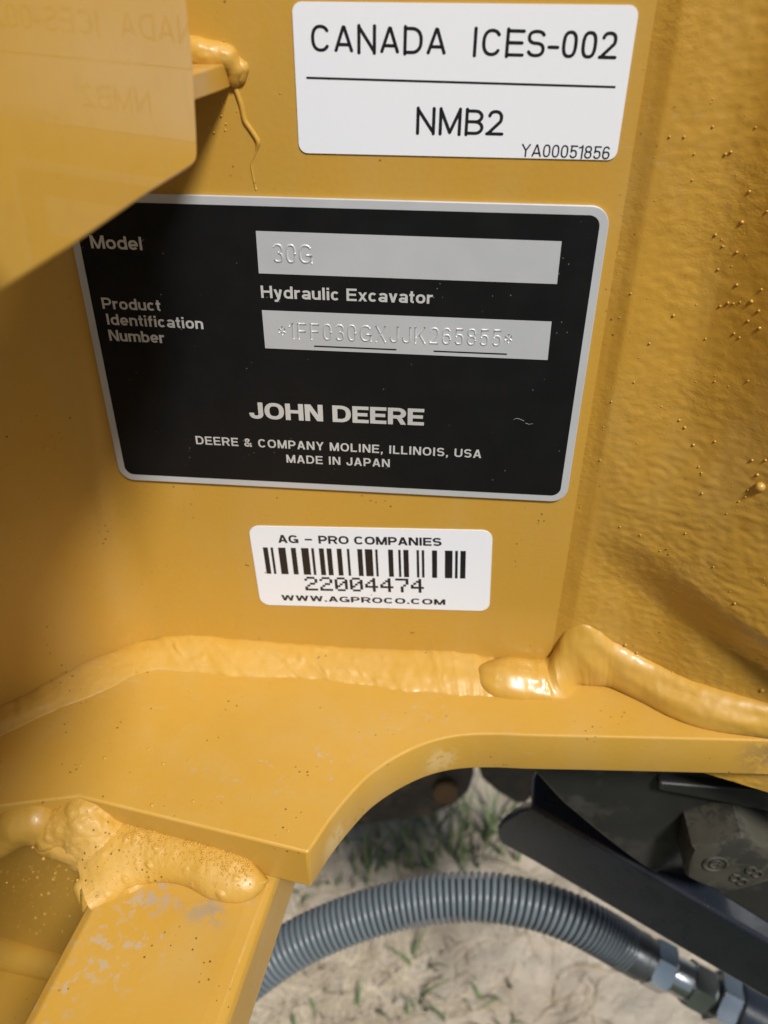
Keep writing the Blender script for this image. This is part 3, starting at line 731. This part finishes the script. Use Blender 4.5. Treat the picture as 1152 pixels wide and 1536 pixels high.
text('DEERE & COMPANY MOLINE, ILLINOIS, USA', (296, 663.4), (721.5, 684.3), 12.2, LP, M_let, plate, .19, .16, .20)
text('MADE IN JAPAN', (431, 691), (585, 697.9), 11.8, LP, M_let, plate, .19, .16, .20)
stamp('30G', (411.5, 391.5), (470, 393.5), 28, LP, 0.00030, M_alu, plate)
stamp('*1FF030GXJJK265855*', (420, 505.5), (767, 517.5), 24.5, LP, 0.00027, M_alu, plate, 0.30)
strip('underline', (472, 518), (595, 523.3), 2.2, LP, M_ink, plate)
strip('underline', (650.5, 525.5), (760, 530), 2.2, LP, M_ink, plate)

for pl_ in ([(770, 627), (774, 625), (779, 626), (786, 629)], [(788, 632), (793, 634), (799, 633)], [(214, 361), (218, 357)]):
    vv, ff = tube([on_wall(*q) + Vector((0, -0.00093, 0)) for q in pl_], 0.00008, 6); own(link('scratch', vv, ff, M_scr), plate)

# ---- white decal above
decal = thing('approval_decal', 'white rectangular decal with black lettering CANADA ICES-002 above the nameplate', 'decal', (-0.001, 0, 0.7603))
dz = 0.00045 / 0.0716
prism('vinyl_sheet', [(x, z - 0.0002 + dz * 0 * x) for x, z in rrect(-0.0368, 0.7603, 0.0346, 0.7899, 0.0020, 6)], 0.00005, 0.0003, M_vin, decal, frame=fw)
LD = 0.00034
text('CANADA  ICES-002', (467.5, 77), (921.5, 88.5), 41, LD, M_ink, decal, .140, .125, .20, True)
strip('rule', (460, 118), (922.5, 132), 3.4, LD, M_ink, decal)
text('NMB2', (624, 199.5), (752.5, 203), 38, LD, M_ink, decal, .140, .125, .18, True)
text('YA00051856', (781, 234), (913, 238.5), 19, LD, M_ink, decal, .125, .115, .16, True)

# ---- barcode sticker below
sp = [on_wall(375, 788), on_wall(737, 795), on_wall(736, 916), on_wall(389, 906)]
su = (sp[1] - sp[0]).normalized(); sv = Vector((-su.z, 0, su.x)); sO = (sp[0] + sp[1] + sp[2] + sp[3]) / 4
sw = ((sp[1] - sp[0]).length + (sp[2] - sp[3]).length) / 4; sh = ((sp[0] - sp[3]).length + (sp[1] - sp[2]).length) / 4
stick = thing('barcode_sticker', 'small white sticker with a black barcode below the nameplate', 'sticker', tuple(sO - sv * sh))
prism('paper_label', rrect(-sw, -sh, sw, sh, 0.0032, 7), 0.00005, 0.0003, M_vin, stick, frame=(sO, su, sv, Vector((0, -1, 0))))
text('AG ~ PRO COMPANIES', (418, 813.2), (662.5, 818), 11.9, LD, M_ink, stick, .24, .20, .10)
text('WWW.AGPROCO.COM', (423, 899.5), (668, 906.3), 8.2, LD, M_ink, stick, .34, .20, .14)
bars = [(394.5, 401.9), (405.9, 409.7), (417.3, 428.3), (436.2, 443.8), (451.6, 462.8), (466.9, 470.9), (478.3, 485.7), (489.8, 497.3), (505, 512.4), (520.2, 524), (535.9, 543.3), (547.2, 558.6), (562.8, 566.3),
        (582.1, 589.5), (597.3, 601), (605, 612.8), (624.8, 628.6), (632.6, 636.4), (648, 655.7), (667.5, 679), (682.9, 687), (690.8, 698.9)]
bl = on_wall(399.5, 859.5); br = on_wall(698, 866)
V, Fc = [], []
for x0, x1 in bars:
    q = []
    for x in (x0, x1):
        p = on_wall(x, 820 + (x - 394) * 0.018); foot = p + (-sv) * ((p - bl).dot(sv)); q.append((p, foot))
    o = len(V); V += [v + Vector((0, -LD, 0)) for v in (q[0][1], q[1][1], q[1][0], q[0][0])]; Fc.append((o, o + 1, o + 2, o + 3))
own(link('barcode', V, Fc, M_ink), stick)
DOT = {'2': ['.###.', '#...#', '....#', '..##.', '.#...', '#....', '#####'], '0': ['.###.', '#...#', '#..##', '#.#.#', '##..#', '#...#', '.###.'],
       '4': ['...#.', '..##.', '.#.#.', '#..#.', '#####', '...#.', '...#.'], '7': ['#####', '....#', '....#', '...#.', '..#..', '..#..', '..#..']}
a, u, v, L, H = line_frame((459, 884.5), (636, 888.2), 20.5)
V, Fc = [], []
for k, ch in enumerate('22004474'):
    cw = L / (8 * 6 - 1); rh = H / 7
    for ry, row in enumerate(DOT[ch]):
        run0 = None
        for cxi in range(6):
            on = cxi < 5 and row[cxi] == '#'
            if on and run0 is None: run0 = cxi
            if not on and run0 is not None:
                xa, xb = (k * 6 + run0 - 0.06) * cw, (k * 6 + cxi + 0.06) * cw; ya = (6 - ry - 0.01) * rh; yb = (7 - ry + 0.01) * rh
                o = len(V); V += [a + u * X_ + v * Y_ + Vector((0, -LD - 0.000003 * (ry % 2), 0)) for X_, Y_ in ((xa, ya), (xb, ya), (xb, yb), (xa, yb))]; Fc.append((o, o + 1, o + 2, o + 3)); run0 = None
own(link('dot_matrix_number', V, Fc, M_ink), stick)

# ================================================================== BELOW THE FLANGE
M_black = plain('black_gloss_paint', (0.018, 0.022, 0.031), 0.30, 0.0, 0.00003, 300, dust=((0.20, 0.20, 0.20), 60, 0.80, 0.15), coat=0.5)
M_blackd = plain('dusty_black_paint', (0.020, 0.020, 0.018), 0.45, 0.0, 0.00008, 300, dust=((0.12, 0.11, 0.09), 25, 0.50, 0.25))
M_bolt = plain('dusty_bolt_steel', (0.040, 0.036, 0.028), 0.70, 0.2, 0.00006, 900, dust=((0.085, 0.078, 0.056), 90, 0.42, 0.6), vary=0.8)
M_mud = plain('muddy_black_steel', (0.008, 0.0085, 0.010), 0.5, 0.0, 0.0001, 200, dust=((0.16, 0.10, 0.05), 18, 0.55, 0.6))

# ---- swing bracket: dusty black vertical plate with a hexagon bolt
bp = at(1100, 1300, 0.295)
face_y = bp.y + 0.016
swing = thing('swing_bracket', 'dusty black steel bracket with a large hexagon bolt under the frame', 'bracket', (bp.x, face_y, 0.42))
cut = [on_wall(x, y, face_y) for x, y in ((798, 1110), (800, 1156), (844, 1204), (907, 1256), (945, 1285), (982, 1311), (1020, 1328), (1076, 1346), (1106, 1368), (1151, 1388), (1400, 1505), (1400, 1100))]
prism('bracket_plate', [(p.x, p.z) for p in cut], face_y, face_y + 0.10, M_blackd, swing, 'y', 0.001, 2)
led = [on_wall(x, y, face_y) for x, y in ((985, 1172), (1200, 1215), (1200, 1178), (985, 1160))]
prism('bracket_ledge', [(p.x, p.z) for p in led], face_y - 0.004, face_y + 0.002, M_blackd, swing, 'y', 0.0012, 3)
hexr = 0.0150 / math.cos(R(30))
hx = [(hexr * math.cos(R(90 + 60 * k + 4)), hexr * math.sin(R(90 + 60 * k + 4))) for k in range(6)]
bolt = bpy.data.objects.new('hex_bolt', None)
fb = (Vector((bp.x, bp.y, bp.z)), Vector((1, 0, 0)), Vector((0, 0, 1)), Vector((0, -1, 0)))
bm = bmesh.new()                                              # head: hexagon with a domed chamfer towards its face
rings = []
for (yy, rr, circ) in ((-0.016, 1, 0), (-0.0020, 1, 0), (-0.0006, 0.985, 0.35), (0.0, 0.93, 1), (0.0002, 0.5, 1)):
    rg = []
    for k in range(36):
        an = R(94 + k * 10); hr = 0.0150 / math.cos(((k * 10) % 60 - 30) * math.pi / 180)
        q = min(hr, 0.0150 * 1.02 / max(0.93, rr) * 1.06) if circ else hr
        q = hr * (1 - circ) + min(hr, 0.0148) * circ
        rad = q * rr
        rg.append(bm.verts.new(fb[0] + fb[1] * (rad * math.cos(an)) + fb[2] * (rad * math.sin(an)) + fb[3] * yy))
    rings.append(rg)
for A, B in zip(rings, rings[1:]):
    for k in range(36): bm.faces.new((A[k], A[(k + 1) % 36], B[(k + 1) % 36], B[k]))
bm.faces.new(rings[-1]); bmesh.ops.recalc_face_normals(bm, faces=bm.faces)
me = bpy.data.meshes.new('hex_bolt'); bm.to_mesh(me); bm.free(); me.materials.append(M_bolt)
me.polygons.foreach_set('use_smooth', [True] * len(me.polygons)); me.set_sharp_from_angle(angle=R(25))
bolt = bpy.data.objects.new('hex_bolt', me); COL.objects.link(bolt); own(bolt, swing); bolt['label'] = 'large dusty hexagon bolt stamped 8.8'
parts = []
def on_face(dx, dz): return fb[0] + fb[1] * dx + fb[2] * dz + fb[3] * 0.0002
def ring_tube(cx, cz, rx, rz, rad, n=22, a0=0, a1=360, rot=0):
    pts = []
    for k in range(n + 1):
        t = R(a0 + (a1 - a0) * k / n); x, z = rx * math.cos(t), rz * math.sin(t)
        pts.append(on_face(cx + x * math.cos(rot) - z * math.sin(rot), cz + x * math.sin(rot) + z * math.cos(rot)))
    return tube(pts, rad, 8)
parts.append(ring_tube(-0.0065, 0.0010, 0.0040, 0.0038, 0.0006)); parts.append(ring_tube(-0.0065, 0.0010, 0.0018, 0.0020, 0.0005, a0=20, a1=300))
parts.append(tube([on_face(-0.0082, 0.0004), on_face(-0.0060, 0.0016), on_face(-0.0048, 0.0006)], 0.0005, 8))
rt = R(-35)
for cx_, cz_ in ((0.0075, -0.0018), (0.0035, -0.0072)):
    for s in (-1, 1):
        parts.append(ring_tube(cx_ + s * 0.0017 * math.cos(rt), cz_ + s * 0.0017 * math.sin(rt), 0.0016, 0.0017, 0.0006))
parts.append(ball(on_face(0.0012, -0.0042), 0.0008, 1))
vv, ff = join(parts); o = link('head_marking', vv, ff, M_bolt, smooth='full'); o.parent = bolt; o.matrix_parent_inverse = Matrix.Identity(4)

# ---- black folded channel in front of it
zc = 0.50
c0 = on_z(796, 1208, zc); c1 = on_z(1152, 1412, zc)
cd = (c1 - c0); cd.z = 0; cl = cd.length; cd = cd / cl
cn = Vector((cd.y, -cd.x, 0)); 
if cn.y > 0: cn = -cn                                          # towards the viewer
chan = thing('steel_channel', 'smooth black folded steel channel crossing below the bracket', 'channel', tuple(c0))
hgt = 0.0
p_lo = on_plane(1000, 1411, cn, cn.dot(c0)); hgt = zc - p_lo.z
web_px = [(797, 1206), (779, 1214), (752, 1232), (745, 1242), (745, 1254), (752, 1267), (800, 1293), (1000, 1411), (1152, 1500), (1500, 1704), (1500, 1612)]
fr_c = (c0, cd, Vector((0, 0, 1)), cn)
wp = [on_plane(x, y, cn, cn.dot(c0)) - c0 for x, y in web_px]
prism('channel_web', [(p.dot(cd), min(p.z, -0.0005)) for p in wp], -0.005, 0.0, M_black, chan, frame=fr_c, bevel=0.0016, seg=4, smooth=50)
top_px = [(797, 1206), (1500, 1611), (1500, 1560), (1152, 1380), (1040, 1310), (930, 1230), (848, 1165), (812, 1140), (799, 1165)]
tp = [on_z(x, y, zc) for x, y in top_px]
prism('channel_lip', [(p.x, p.y) for p in tp], zc - 0.005, zc - 0.0002, M_black, chan, 'z', 0.0012, 3)
# ---- far black arm behind the cut-out, with a rounded lower corner
ya = 0.24
arm_px = [(330, 1276), (420, 1259), (520, 1243), (600, 1231), (650, 1221), (682, 1207), (703, 1188), (711, 1165), (711, 1120), (704, 1040), (330, 1040)]
arm = thing('track_frame_arm', 'black muddy steel arm with a rounded corner seen through the cut-out', 'arm', tuple(on_wall(560, 1240, ya)))
ap = [on_wall(x, y, ya) for x, y in arm_px]
prism('arm_plate', [(p.x, p.z) for p in ap], ya, ya + 0.03, M_mud, arm, 'y', 0.002, 3)
oval = on_wall(668, 1185, ya)
prism('ochre_oval', [(oval.x + 0.010 * math.cos(R(12 * k)), oval.z + 0.014 * math.sin(R(12 * k))) for k in range(30)], ya - 0.004, ya + 0.002, plain('ochre_brown', (0.16, 0.085, 0.03), 0.6), arm, 'y', 0.001, 2)  # raised ochre-brown oval on the arm plate
yb = 0.20
cr = thing('cross_link', 'dark steel link between the black arm and the channel', 'link', tuple(on_wall(760, 1190, yb)))
cp_ = [on_wall(x, y, yb) for x, y in ((712, 1130), (722, 1168), (745, 1188), (776, 1207), (792, 1204), (806, 1186), (830, 1120))]
prism('link_plate', [(p.x, p.z) for p in cp_], yb, yb + 0.02, plain('grey_black_steel', (0.016, 0.017, 0.018), 0.5, 0.0, 0.0001, 200), cr, 'y', 0.002, 3)

# ---- hydraulic hose in a grey spiral guard
DH = 0.42
hose = thing('hydraulic_hose', 'hydraulic hose in a ribbed blue grey spiral guard with steel fittings', 'hose', tuple(at(600, 1350, DH)))
M_hose = plain('grey_spiral_plastic', (0.150, 0.176, 0.192), 0.32, 0.0, 0.00003, 500, dust=((0.25, 0.24, 0.22), 90, 0.7, 0.3))
M_rub = plain('hose_rubber', (0.012, 0.012, 0.012), 0.6)
M_zinc = plain('zinc_plated_steel', (0.52, 0.55, 0.55), 0.24, 0.9, 0.00004, 300)
M_zincd = plain('crimped_dark_steel', (0.16, 0.17, 0.17), 0.38, 0.7, 0.0001, 300)
hp = [(330, 1500), (390, 1452), (450, 1413), (520, 1382), (590, 1360), (660, 1348), (730, 1346), (800, 1357), (860, 1378), (910, 1404), (942, 1424)]
path0 = spline([at(x, y, DH + 0.0001 * (x - 600) * -0.12) for x, y in hp], 1200)
# even spacing
acc = [0]
for p, q in zip(path0, path0[1:]): acc.append(acc[-1] + (q - p).length)
LEN = acc[-1]; NR = 1300; path = []; j = 0
for i in range(NR):
    s = LEN * i / (NR - 1)
    while j < len(acc) - 2 and acc[j + 1] < s: j += 1
    t = (s - acc[j]) / max(1e-9, acc[j + 1] - acc[j]); path.append(path0[j].lerp(path0[j + 1], min(1, t)))
ph = [0.0]
for i in range(1, NR):
    f = i / (NR - 1); pitch = 0.0031 * (1 - 0.42 * sm(0.86, 0.94, f)) * (1 + 0.10 * sm(0.55, 0.75, f)); ph.append(ph[-1] + LEN / (NR - 1) / pitch)
def hrad(i, q):
    u = (ph[i] - q / (2 * math.pi)) % 1.0; tight = sm(0.86, 0.94, i / (NR - 1))
    k = abs(u - 0.5) * 2                                       # 0 at crest, 1 in the gap
    prof_ = 1 - 0.10 * k * k if k < 0.68 else 0.954 - (0.30 - 0.22 * tight) * sm(0.68, 0.86, k)
    return 0.0119 * prof_ * (1 - 0.02 * sm(0.9, 1, i / (NR - 1)))
v_, f_ = tube(path, hrad, 44, cap=False)
own(link('spiral_guard', v_, f_, M_hose, smooth='full'), hose)
v_, f_ = tube(path[::12], 0.0086, 20); own(link('inner_hose', v_, f_, M_rub, smooth='full'), hose)
A0 = at(938, 1422, DH - 0.004); A1 = at(1150, 1535, DH - 0.012)
ax = (A1 - A0).normalized()
def turned(name, s0, prof, mat, n=32, hexa=False, rot=0.0):
    up = Vector((0, 0, 1)); a = ax.cross(up).normalized(); b = a.cross(ax); V = []
    for s, r in prof:
        for k in range(n):
            t = 2 * math.pi * k / n + rot
            rr = r
            if hexa: rr = min(r / math.cos(((math.degrees(2 * math.pi * k / n) % 60) - 30) * math.pi / 180), hexa if (s == prof[0][0] or s == prof[-1][0]) else 9)
            V.append(A0 + ax * (s0 + s) + (a * math.cos(t) + b * math.sin(t)) * rr)
    Fc = grid_faces(len(prof), n, True) + [tuple(range(n))[::-1], tuple((len(prof) - 1) * n + k for k in range(n))]
    return own(link(name, V, Fc, mat, smooth=25), hose)
turned('crimp_collar', 0, [(-0.004, 0.0112), (0.009, 0.0114), (0.0095, 0.0108), (0.0130, 0.0108)], M_zincd)
turned('hex_nut', 0.0130, [(0, 0.0106), (0.0006, 0.0106), (0.0094, 0.0106), (0.010, 0.0106)], M_zinc, 36, 0.0116, R(12))
turned('fitting_neck', 0.023, [(0, 0.0086), (0.004, 0.0090), (0.0085, 0.0092), (0.0120, 0.0090)], M_zinc)
turned('hex_nut', 0.0335, [(0, 0.0102), (0.0006, 0.0102), (0.0094, 0.0102), (0.010, 0.0102)], M_zinc, 36, 0.0112, R(-8))
turned('hex_nut', 0.0465, [(0, 0.0114), (0.0006, 0.0114), (0.0094, 0.0114), (0.010, 0.0114)], M_zinc, 36, 0.0124, R(14))
turned('fitting_neck', 0.0430, [(0, 0.0085), (0.005, 0.0085)], M_zincd)
turned('end_sleeve', 0.0565, [(0, 0.0126), (0.001, 0.0132), (0.026, 0.0132), (0.0285, 0.0118), (0.029, 0.0095)], M_black)

# ================================================================== GROUND COVER
def blade(p, h, wd, lean, az, seg=5, curl=1.0):
    V, Fc = [], []; d = Vector((math.cos(az), math.sin(az), 0)); s = Vector((-d.y, d.x, 0))
    for i in range(seg + 1):
        t = i / seg; c = Vector(p) + d * (lean * h * t ** (1 + curl)) + Vector((0, 0, h * t * (1 - 0.25 * lean * t)))
        k = wd * (1 - t ** 1.6) + 0.0002
        V += [c - s * k, c + s * k]
        if i: Fc.append((2 * i - 2, 2 * i - 1, 2 * i + 1, 2 * i))
    return V, Fc
gm = N('green_grass'); gc = gm.mix(gm.ramp(gm.noise(30, 2), 0.35, 0.65), (0.10, 0.155, 0.055), (0.16, 0.20, 0.085)); gm.setb(Base_Color=gc, Roughness=0.55)
dm = N('dry_straw'); dc = dm.mix(dm.ramp(dm.noise(25, 2), 0.35, 0.65), (0.52, 0.44, 0.32), (0.36, 0.29, 0.20)); dm.setb(Base_Color=dc, Roughness=0.8)
G = []
tuft = [(560, 1290, 14, 0.075), (600, 1270, 12, 0.06), (715, 1265, 14, 0.105), (735, 1285, 10, 0.08), (690, 1280, 7, 0.08), (630, 1285, 10, 0.06), (545, 1300, 8, 0.06), (775, 1240, 12, 0.09), (650, 1250, 12, 0.06),
        (595, 1470, 6, 0.03), (660, 1500, 6, 0.03), (740, 1535, 6, 0.03), (460, 1330, 8, 0.035), (505, 1490, 6, 0.025), (440, 1540, 7, 0.025), (630, 1440, 4, 0.03), (1140, 1545, 30, 0.07), (1190, 1530, 24, 0.07), (390, 1345, 8, 0.03), (740, 1510, 5, 0.025)]
for x, y, n, h in tuft:
    p = on_z(x, y, 0)
    for k in range(n):
        q = p + Vector((random.gauss(0, 0.018), random.gauss(0, 0.014), 0)); q.z = ground_h(q.x, q.y) - 0.002
        G.append(blade(q, h * random.uniform(0.5, 1.15), random.uniform(0.0012, 0.0026), random.uniform(0.1, 1.0), random.uniform(0, 6.28)))
vv, ff = join(G); o = link('grass', vv, ff, gm.m, smooth='full', kind='stuff', label='sparse green grass blades growing in the sand'); o['category'] = 'grass'
S_ = []
for k in range(520):
    x, y = random.uniform(330, 900), random.uniform(1200, 1560)
    if random.random() < 0.45: x, y = random.uniform(370, 620), random.uniform(1380, 1560)
    p = on_z(x, y, 0); az = random.uniform(0, 6.28); L_ = random.uniform(0.012, 0.075); cu = random.uniform(-1, 1)
    pts = []
    for i in range(6):
        t = i / 5 - 0.5; a2 = az + cu * t
        q = p + Vector((math.cos(a2), math.sin(a2), 0)) * (L_ * t); q.z = ground_h(q.x, q.y) + 0.0002 + 0.0015 * random.random(); pts.append(q)
    S_.append(tube(pts, random.uniform(0.0004, 0.0011), 5))
vv, ff = join(S_); o = link('dry_straw', vv, ff, dm.m, smooth='full', kind='stuff', label='dry straw lying on the sandy ground'); o['category'] = 'straw'
